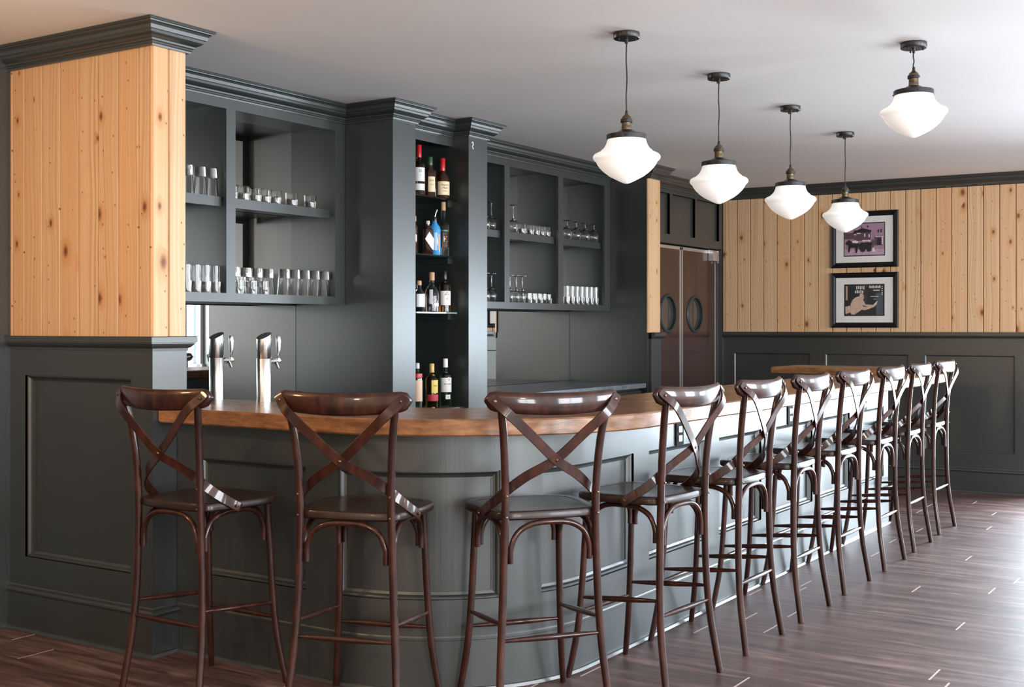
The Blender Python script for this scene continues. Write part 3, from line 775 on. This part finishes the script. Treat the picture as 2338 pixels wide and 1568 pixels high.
t2 = dup(tp, (4.115, 4.335, 1.0755), 0, 'polished steel beer tap tower nearest the pine partition')

# ------------------------------------------------------------------ glassware
def glass_mesh(name, outer, wall, n=20, inverted=False):
    """open vessel with a thick base"""
    h = outer[-1][1]
    inn = [(max(.001, r - wall), z) for r, z in outer if z > outer[0][1] + .012]
    prof = [(0, outer[0][1])] + outer + [(outer[-1][0] - wall / 2, h + .0008)] + list(reversed(inn)) + [(0, inn[0][1])]
    if inverted: prof = [(r, h - z) for r, z in prof]
    mb = MB().lathe(prof, n, cap=False); o = mb.build(name, CLEAR, None, 40); return o
def place(proto_, used, items, z, cat, group):
    for x, y, lab in items:
        o = proto_ if not used else dup(proto_, (0, 0, 0))
        used.append(1); o.location = (x, y, z); tag(o, lab, cat, group)
ORD = ['leftmost', 'second', 'third', 'fourth', 'fifth', 'sixth', 'seventh', 'eighth', 'rightmost']
def labels(n, what, where):
    return [('%s %s from the left %s' % (ORD[i], what, where) if 0 < i < n - 1 else '%s %s %s' % (('leftmost' if n > 1 else 'only') if i == 0 else 'rightmost', what, where)) for i in range(n)]
def row(proto_, used, xs, y, z, what, where, cat, group):
    place(proto_, used, [(x, y, l) for x, l in zip(xs, labels(len(xs), what, where))], z + .0004, cat, group)
pint = glass_mesh('pint_glass', [(.030, 0), (.0305, .004), (.033, .05), (.037, .10), (.0415, .150)], .0035, inverted=True)
up = []
row(pint, up, [4.430, 4.520, 4.598], 4.888, 2.1200, 'upside down pint glass', 'on the upper shelf beside the partition', 'glass', 'pint glasses')
cyl = glass_mesh('highball_glass', [(.028, 0), (.0285, .004), (.029, .06), (.0300, .146)], .0022); uc = []
row(cyl, uc, [4.412, 4.478, 4.547, 4.614], 4.872, 1.6045, 'tall straight glass', 'on the bottom shelf beside the partition', 'glass', 'tall straight glasses')
row(cyl, uc, [8.330 + .078 * i for i in range(7)], 4.868, 1.6045, 'tall straight glass', 'in the bay nearest the doors', 'glass', 'tall straight glasses')
rock = glass_mesh('rocks_glass', [(.034, 0), (.035, .004), (.0355, .04), (.0365, .074)], .003); ur = []
row(rock, ur, [4.735, 4.822, 4.915, 4.990, 5.070, 5.205, 5.360], 4.872, 2.1200, 'short rocks glass', 'on the left cabinet upper shelf', 'glass', 'rocks glasses')
row(rock, ur, [4.768, 4.868, 4.960], 4.858, 1.6045, 'short rocks glass', 'in front of the pint glasses', 'glass', 'rocks glasses')
row(pint, up, [4.830, 4.917, 5.004, 5.091], 4.950, 1.6045, 'upside down pint glass', 'in the row behind the short glasses', 'glass', 'pint glasses')
row(pint, up, [5.158, 5.243, 5.328, 5.412, 5.496], 4.888, 1.6045, 'upside down pint glass', 'at the left cabinet right end', 'glass', 'pint glasses')
row(rock, ur, [7.735 - .06, 7.790, 7.875, 7.955, 8.030], 4.872, 2.1200, 'short rocks glass', 'on the right cabinet middle upper shelf', 'glass', 'rocks glasses')
row(rock, ur, [7.775, 7.850, 7.925, 8.000, 8.070 - .01], 4.880, 1.6045, 'short rocks glass', 'in the right cabinet middle bottom bay', 'glass', 'rocks glasses')
def wine(name, H_, rb):
    # upside down stemware: bowl rim at z=0, foot on top
    h = H_
    prof = [(rb * .80, 0), (rb * .95, .025), (rb, .050), (rb * .86, .078), (rb * .45, .096), (.006, .106), (.0036, .120), (.0034, h - .025), (.006, h - .008), (.020, h - .004), (.034, h - .0015), (.034, h), (0, h)]
    inn = [(rb * .80 - .0015, 0), (rb * .95 - .0015, .025), (rb - .0015, .050), (rb * .86 - .0018, .077), (rb * .42, .092), (.0, .098)]
    return MB().lathe(list(reversed(inn)) + prof, 24, cap=False).build(name, CLEAR, None, 40)
wg = wine('wine_glass', .205, .040); uw = []
row(wg, uw, [7.215, 7.290], 4.885, 2.1200, 'upside down wine glass', 'on the upper shelf beside the niche column', 'wine glass', 'wine glasses')
row(wg, uw, [7.210, 7.292], 4.885, 1.6045, 'upside down wine glass', 'at the bottom beside the niche column', 'wine glass', 'wine glasses')
row(wg, uw, [7.560], 4.872, 2.1200, 'upside down wine glass', 'alone beside the upper rocks glasses', 'wine glass', 'wine glasses')
uw2 = wine('champagne_glass', .200, .030); ux = []
row(uw2, ux, [7.500, 7.585, 7.668], 4.862, 1.6045, 'upside down slim stemmed glass', 'in the bottom middle bay', 'wine glass', 'slim stemmed glasses')
ws_ = wine('wine_glass', .150, .043); uy = []
row(ws_, uy, [8.345, 8.490, 8.635, 8.780], 4.868, 2.1200, 'upside down short stemmed glass', 'on the upper shelf nearest the doors', 'wine glass', 'short stemmed glasses')

# ------------------------------------------------------------------ bottles
def wrap_text(txt, size, r, z, mat, name='lettering', parent=None, a0=0.):
    cu = bpy.data.curves.new('t', 'FONT'); cu.body = txt; cu.size = size; cu.align_x = 'CENTER'; cu.align_y = 'CENTER'; cu.resolution_u = 3
    ob = bpy.data.objects.new('t', cu); me = bpy.data.meshes.new_from_object(ob)
    for v in me.vertices:
        a = v.co.x / r + a0; zz = v.co.y + z; v.co = Vector((r * math.sin(a), -r * math.cos(a), zz))
    me.name = name; me.materials.clear(); me.materials.append(mat)
    bpy.data.objects.remove(ob); bpy.data.curves.remove(cu)
    o = bpy.data.objects.new(name, me); col.objects.link(o); o.parent = parent; return o
def label_patch(r, z0, z1, a0, a1, mat, parent, name='paper_label', text=()):
    mb = MB(); n = 14; vs = []
    for i in range(n + 1):
        a = R(a0 + (a1 - a0) * i / n)
        for rr, z in ((r, z0), (r + .0006, z0), (r + .0006, z1), (r, z1)): vs.append((rr * math.sin(a), -rr * math.cos(a), z))
    mb.add(vs, [(i * 4 + j, i * 4 + (j + 1) % 4, (i + 1) * 4 + (j + 1) % 4, (i + 1) * 4 + j) for i in range(n) for j in range(4)])
    o = mb.build(name, mat, parent, 60)
    for (t, sz, z, m_, off) in text: wrap_text(t, sz, r + .0012, z, m_, 'lettering', o, off)
    return o
INK = flat('black_ink', (.02, .02, .02)); RED = flat('red_wax', (.55, .012, .02), .25); CREAM = flat('cream_paper', (.82, .66, .42)); PAPER = flat('white_paper', (.80, .78, .76))
REDI = flat('red_ink', (.50, .03, .04)); GOLD = flat('gold_cap', (.62, .42, .12), .3); GRN = flat('green_foil', (.03, .10, .05), .3); SILV = flat('silver_cap', (.6, .6, .62), .3)
CORK = flat('cork_stopper', (.50, .30, .16)); YEL = flat('yellow_paper', (.80, .58, .12)); BLK = flat('black_cap', (.012, .012, .012), .3); WHT = flat('white_cap', (.75, .75, .76), .35)
BLUEB = plain('blue_bottle_glaze', (.05, .30, .62), .12, 0, .6, .4); WHISKY = mk_glass('amber_spirit_glass', (.55, .22, .05)); DARKB = plain('dark_brown_bottle', (.035, .012, .006), .08, 0, .7)
GOLDB = mk_glass('golden_spirit_glass', (.80, .45, .10)); GREENB = mk_glass('green_tinted_glass', (.45, .75, .50)); DGRN = plain('dark_green_bottle', (.01, .06, .035), .08, 0, .7)
def bottle(x, y, z, prof, gm, lab, cap, capm, square=False, labs=(), rz=-37):
    b = tag(empty('liquor_bottle', (x, y, z + .0004), R(rz)), lab, 'bottle', 'liquor bottles in the niche')
    MB().lathe([(0, 0)] + prof + [(0, prof[-1][1])], 28, power=4.5 if square else 2., cap=False).build('glass_body', gm, b, 40)
    r0, z0, z1 = cap
    MB().lathe([(0, z0), (r0, z0), (r0 * 1.03, z0 + .002), (r0, z1 - .003), (r0 * .9, z1), (0, z1)], 18).build('cap', capm, b, 40)
    for a in labs: label_patch(*a[:6], b, a[6] if len(a) > 6 else 'paper_label', a[7] if len(a) > 7 else ())
    return b
def std(r, hs, hn, rn, h): return [(r * .9, 0), (r, .004), (r, hs), (r * .93, hs + .012), (r * .6, hs + (hn - hs) * .6), (rn, hn), (rn, h)]
Yb_ = 4.572
z = SH[0]
bottle(6.02, Yb_, z, std(.036, .185, .225, .014, .265), WHISKY, 'whisky bottle with red capsule and two white labels on the top glass shelf', (.0155, .235, .312), RED, labs=[(.0364, .085, .170, -55, 55, PAPER, 'paper_label', (('D', .022, .148, INK, 0), ('x', .010, .125, INK, 0))), (.0364, .03, .070, -55, 55, PAPER)])
bottle(6.135, Yb_, z, [(.032, 0), (.034, .004), (.034, .15), (.031, .163), (.015, .178), (.0135, .19), (.0135, .235)], DARKB, 'square dark whiskey bottle with cream label and green cap on the top shelf', (.016, .200, .252), GRN, True, [(.0385, .03, .125, -42, 42, CREAM, 'paper_label', (('RYE', .016, .10, INK, 0), ('No. 8', .010, .075, INK, 0)))])
bottle(6.268, Yb_, z, [(.040, 0), (.043, .004), (.043, .075), (.044, .12), (.038, .145), (.020, .165), (.0145, .18), (.0135, .24)], DARKB, 'squat bourbon bottle sealed with dripping red wax, right end of the top shelf', (.0165, .178, .258), RED, labs=[(.0437, .022, .108, -62, 62, CREAM, 'paper_label', (("Maker's", .017, .085, INK, .1), ('Mark', .017, .066, INK, .1), ('WHISKY', .008, .046, INK, .1)))])
z = SH[1]
bottle(5.955, Yb_ + .02, z, std(.034, .17, .21, .014, .25), DGRN, 'dark green bottle with white label, left end of the second glass shelf', (.0145, .22, .27), WHT, labs=[(.0344, .04, .15, -60, 60, PAPER, 'paper_label', (('GIN', .018, .12, INK, 0),)), (.0345, .165, .19, -20, 30, RED)])
bottle(6.035, Yb_ + .05, z, std(.026, .165, .20, .012, .23), DARKB, 'slim dark bottle standing behind the diamond label bottle', (.014, .205, .238), CORK)
dm = bottle(6.095, Yb_ - .012, z, std(.030, .145, .175, .012, .19), DARKB, 'dark bottle with white diamond shaped label on the second glass shelf', (.0125, .182, .210), SILV, True)
mb = MB(); zz_ = .095
mb.add([(0, -.0345, zz_ + .045), (.030, -.0345, zz_ + .0), (.028, -.0345, zz_ - .07), (.016, -.0345, zz_ - .062), (-.028, -.0345, zz_ + .0), (0, -.0352, zz_ + .045), (.030, -.0352, zz_), (.028, -.0352, zz_ - .07), (.016, -.0352, zz_ - .062), (-.028, -.0352, zz_)],
       [(0, 1, 2, 3, 4), (9, 8, 7, 6, 5), (0, 1, 6, 5), (1, 2, 7, 6), (2, 3, 8, 7), (3, 4, 9, 8), (4, 0, 5, 9)]).build('paper_label', PAPER, dm)
bl = bottle(6.182, Yb_, z, [(.036, 0), (.0385, .004), (.0385, .16), (.034, .178), (.018, .198), (.014, .21), (.014, .222)], BLUEB, 'bright blue bottle with steel pourer on the second glass shelf', (.015, .215, .242), BLK, labs=[(.0388, .03, .14, -20, 8, flat('pale_blue_ink', (.35, .55, .75))), (.0388, .035, .13, 18, 40, flat('orange_ink', (.70, .30, .12)))])
MB().tube([(0, 0, .240), (.006, 0, .262), (.016, -.002, .288)], [.004, .0045, .005], 8).build('pourer', STEEL, bl)
bottle(6.288, Yb_ + .01, z, std(.038, .19, .235, .014, .32), CLEAR, 'tall clear long necked bottle with dark picture label on the second shelf', (.0152, .290, .345), CORK, labs=[(.0384, .055, .15, -60, 60, DARKB, 'paper_label', (('K', .05, .105, CREAM, .1),)), (.0386, .155, .165, -60, 60, GRN)])
z = SH[2]
bottle(6.02, Yb_, z, [(.036, 0), (.040, .006), (.040, .09), (.034, .12), (.018, .138), (.014, .15), (.014, .175)], CLEAR, 'short clear bottle shining white, left end of the lowest glass shelf', (.0155, .165, .193), CORK, labs=[(.0404, .03, .11, -38, 45, WHT)])
bottle(6.152, Yb_, z, [(.036, 0), (.044, .006), (.045, .10), (.043, .13), (.030, .158), (.016, .172), (.014, .185), (.014, .215)], CLEAR, 'round shouldered clear bottle in the middle of the lowest glass shelf', (.0175, .198, .250), CORK, labs=[(.0454, .035, .055, 5, 50, WHT), (.0452, .05, .14, -35, -8, SILV)])
bottle(6.290, Yb_, z, std(.037, .165, .20, .014, .235), WHISKY, 'bourbon bottle with black cap, white label and red seal on the lowest glass shelf', (.0155, .208, .262), BLK, labs=[(.0374, .045, .135, -62, 62, PAPER, 'paper_label', (('JIM', .014, .125, INK, .15), ('BEAM', .014, .112, INK, .15), ('o', .030, .088, REDI, .15)))])
z = .918
bottle(5.975, Yb_ - .02, z, std(.032, .19, .235, .012, .27), CLEAR, 'bottle with striped red and white label, left end of the counter niche', (.014, .25, .285), SILV, labs=[(.0324, .05, .18, -60, 60, flat('peach_paper', (.80, .55, .38))), (.0325, .195, .22, -60, 60, RED)])
bottle(6.125, Yb_ - .02, z, std(.040, .175, .215, .014, .25), GOLDB, 'golden tequila bottle with yellow label and gold cap on the niche counter', (.0155, .222, .278), GOLD, labs=[(.0404, .095, .175, -18, 50, YEL, 'paper_label', (('1800', .014, .14, INK, .25),)), (.0404, .045, .085, -62, 62, REDI)])
bottle(6.270, Yb_ - .02, z, std(.038, .19, .225, .014, .26), GREENB, 'clear rum bottle with white cap and white label on the niche counter', (.0155, .250, .306), WHT, labs=[(.0384, .095, .185, -62, 62, PAPER, 'paper_label', (('BACARDI', .013, .145, INK, .15), ('o', .03, .175, REDI, .35))), (.0384, .05, .078, -15, 35, PAPER, 'paper_label', (('x', .018, .064, INK, .18),))])

# ------------------------------------------------------------------ pictures
def picture(yc, zc, label, prints, frame_w=.604, frame_h=.507, mat_w=.042, ppos=(0, 0), psz=(.358, .285), carved=False):
    x = fx(yc) - .001
    r = tag(empty('framed_picture', (x, yc, zc), R(-90) + math.atan((XF1 - XF0) / 7.95)), label, 'picture', 'framed pictures on the pine wall')
    W, Hh = frame_w / 2, frame_h / 2
    prof = [(0, 0), (0, -.018), (.008, -.026), (.016, -.022), (.026, -.024), (.036, -.014), (.046, -.010), (.046, 0)]
    mb = MB(); vs = []
    for cx, cz in ((-1, -1), (1, -1), (1, 1), (-1, 1)):
        for o, yy in prof: vs.append((cx * (W - o), yy, cz * (Hh - o)))
    k = len(prof)
    mb.add(vs, [(i * k + j, i * k + (j + 1) % k, ((i + 1) % 4) * k + (j + 1) % k, ((i + 1) % 4) * k + j) for i in range(4) for j in range(k)])
    if carved:
        for i in range(30): mb.box(-W + .03 + i * (2 * W - .06) / 29 - .004, -W + .03 + i * (2 * W - .06) / 29 + .004, -.0255, -.02, Hh - .024, Hh - .016).box(-W + .03 + i * (2 * W - .06) / 29 - .004, -W + .03 + i * (2 * W - .06) / 29 + .004, -.0255, -.02, -Hh + .016, -Hh + .024)
    mb.build('frame', FRAMEM, r)
    MB().box(-W + .04, W - .04, -.010, -.004, -Hh + .04, Hh - .04).build('mat_board', WHITE, r)
    mats = []; idx = {}
    mb = MB(); px, pz = ppos; pw, ph = psz
    lay = 0
    for colr, pts in prints:
        if colr not in idx: idx[colr] = len(mats); mats.append(plain('print_tone', colr, .35, coat=.3, vary=.12, scale=30))
        mb.cm = idx[colr]; y0 = -.0104 - lay * .0002; lay += 1
        P_ = [(px + (u - .5) * pw, pz + (v - .5) * ph) for u, v in pts]; n = len(P_)
        mb.add([(a, y0, b) for a, b in P_] + [(a, y0 + .00015, b) for a, b in P_], [tuple(range(n)), tuple(reversed(range(n, 2 * n)))] + [(i, (i + 1) % n, n + (i + 1) % n, n + i) for i in range(n)])
    mb.build('print', mats, r)
    return r
def rc(a, b, c_, d): return [(a, c_), (b, c_), (b, d), (a, d)]
mauve = (.30, .19, .27); mau2 = (.40, .28, .36); dk = (.012, .010, .014); mid = (.09, .05, .07); lt = (.62, .55, .58)
street = [(dk, rc(-.02, 1.02, -.03, 1.03)), (mauve, rc(0, 1, 0, 1)), (mau2, rc(0, 1, 0, .18)), (mid, rc(0, .30, .52, .72)), (mid, rc(.24, .66, .46, .80)), (dk, [(.22, .74), (.45, .86), (.68, .78), (.68, .72), (.22, .70)]),
          (lt, rc(.24, .30, .64, .67)), (lt, rc(.31, .41, .68, .71)), (lt, rc(.50, .53, .58, .68)), (lt, rc(.61, .64, .56, .66)), (dk, rc(.43, .45, .86, .92)), (dk, rc(.58, .61, .87, .93)), (lt, rc(.45, .66, .44, .475)), (lt, rc(.49, .51, .33, .44)), (lt, rc(.62, .64, .33, .44)),
          (mid, rc(.76, .98, .30, .58)), (dk, rc(.82, .92, .30, .52)), (lt, rc(.94, .97, .32, .56)), (lt, rc(.78, 1, .56, .58)), (dk, rc(.84, .87, .70, .80)), (dk, rc(.91, .94, .70, .80)),
          (dk, [(.38, .18), (.68, .18), (.70, .40), (.42, .40), (.36, .30)]), (dk, [(.41, .12), (.47, .09), (.53, .13), (.53, .22), (.47, .26), (.41, .22)]), (dk, [(.57, .12), (.63, .10), (.68, .14), (.68, .22), (.62, .25), (.57, .2)]),
          (dk, [(.10, .10), (.13, .10), (.16, .24), (.28, .24), (.29, .08), (.32, .08), (.36, .30), (.38, .38), (.20, .42), (.12, .50), (.05, .42), (.04, .35), (.11, .32)]), (lt, [(.20, .40), (.34, .38), (.36, .44), (.28, .48), (.2, .46)]),
          (mid, [(.72, .20), (.74, .20), (.75, .44), (.73, .50), (.70, .44)]), (lt, [(.70, .10), (.78, .10), (.75, .24), (.71, .22)])]
picture(3.2895, 2.217, 'upper framed mauve toned photograph of a horse drawn wagon in a street', street, ppos=(0, 0), carved=True)
nb = (.014, .018, .026); skin = (.52, .36, .27); sk2 = (.40, .26, .19); nb2 = (.05, .07, .10); gl = (.60, .56, .50)
man = [(dk, rc(-.01, 1.01, -.01, 1.01)), (nb, rc(.01, .99, .01, .99)), (nb2, rc(.80, .97, .03, .72)), (sk2, rc(.03, .08, .50, .95)),
       (skin, [(.018, .29), (.143, .33), (.154, .107), (.026, .05)]), (skin, [(.154, .36), (.198, .5), (.275, .584), (.374, .626), (.45, .53), (.505, .444), (.527, .36), (.725, .345), (.80, .43), (.825, .374), (.747, .275), (.66, .233), (.527, .177), (.43, .19), (.396, .157), (.242, .028), (.165, .05), (.15, .19)]),
       (skin, [(.44 + .055 * math.cos(k * PI / 8) - .012 * math.sin(k * PI / 8), .615 + .112 * math.sin(k * PI / 8)) for k in range(16)]), (sk2, [(.455, .56), (.49, .57), (.497, .60), (.485, .64), (.47, .60)]), (nb, [(.40, .70), (.44, .735), (.48, .70), (.44, .715)]),
       (nb, [(.443, .345), (.483, .29), (.593, .28), (.516, .317)]), (gl, [(.76, .33), (.84, .44), (.82, .46), (.74, .36)]),
       (gl, rc(.66, .86, .60, .62)), (gl, rc(.73, .89, .79, .82)), (gl, rc(.73, .80, .52, .53))]
for i in range(5): man.append((gl, rc(.30 + i * .045, .325 + i * .045, .84 + (i % 2) * .02, .95)))
for i in range(5): man.append((gl, rc(.27 + i * .045, .30 + i * .045, .72, .80 + (i % 2) * .02)))
for i in range(7): man.append((gl, rc(.63 + i * .042, .66 + i * .042, .88, .96 - (i % 2) * .02)))
for i in range(5): man.append((gl, rc(.94, .97, .66 + i * .06, .69 + i * .06)))
picture(3.2895, 1.6695, 'lower framed photograph of a pale shirted person leaning over a dark table', man, frame_h=.497, psz=(.356, .282))

# ------------------------------------------------------------------ light
SPREAD = R(150)
def area(name, loc, rot, sx_, sy_, power, colr, SPREAD=R(170)):
    l = bpy.data.lights.new(name, 'AREA'); l.shape = 'RECTANGLE'; l.size = sx_; l.size_y = sy_; l.energy = power; l.spread = SPREAD; l.color = colr
    o = bpy.data.objects.new(name, l); o.location = loc; o.rotation_euler = rot; col.objects.link(o); return o
SKYC = (.76, .89, 1.0)
def radiance(P, A): return P / (A * PI)
LFAR, LSIDE = 47., 30.
tl = math.atan((XF1 - XF0) / 7.95)
for (a, b), WZ0 in zip(wins, WL):
    yc = (a + b) / 2; A = (a - b) * (WZ1 - WZ0)
    area('window_daylight', (fx(yc) + (.68 if a > 1 else .13), yc, (WZ0 + WZ1) / 2), (0, R(66 if a > 1 else 90), tl), WZ1 - WZ0, a - b, LFAR * A * PI * (.62 if a > 1 else .3), SKYC, R(118))
for a, b in sw:
    A = (b - a) * 1.45
    area('window_daylight', ((a + b) / 2, YS - .12, 1.625), (R(90), 0, 0), b - a, 1.45, LSIDE * A * PI, (.88, .94, 1.0))
def pt(loc, e, colr, r=.12):
    l = bpy.data.lights.new('lamp_glow', 'POINT'); l.energy = e; l.color = colr; l.shadow_soft_size = r
    o = bpy.data.objects.new('lamp_glow', l); o.location = loc; col.objects.link(o)
pt((1.6, 4.3, 2.05), 62, (1, .58, .27)); pt((-1.2, 2.2, 2.2), 160, (1, .74, .48)); pt((.8, -1.2, 2.2), 90, (1, .78, .55))
w = bpy.data.worlds.new('sky'); sc.world = w; w.use_nodes = True
w.node_tree.nodes['Background'].inputs[0].default_value = (.8, .9, 1, 1); w.node_tree.nodes['Background'].inputs[1].default_value = 1.0

# ------------------------------------------------------------------ camera and view
cam = bpy.data.cameras.new('camera'); co = bpy.data.objects.new('camera', cam); col.objects.link(co)
co.location = (0, 0, 1.42); co.rotation_euler = (R(90), 0, R(32.85 - 90)); cam.sensor_width = 36; cam.lens = 2780 / 2338 * 36
cam.shift_y = -36 / 2338; cam.clip_start = .05; cam.clip_end = 60
sc.camera = co
vs_ = sc.view_settings
vs_.view_transform = 'Standard'; vs_.look = 'None'; vs_.gamma = 1; vs_.use_curve_mapping = False; vs_.exposure = -0.05
cy = sc.cycles
cy.use_denoising = True; cy.max_bounces = 10; cy.transmission_bounces = 10; cy.glossy_bounces = 5; cy.diffuse_bounces = 4
cy.caustics_reflective = False; cy.caustics_refractive = False; cy.sample_clamp_indirect = 6.
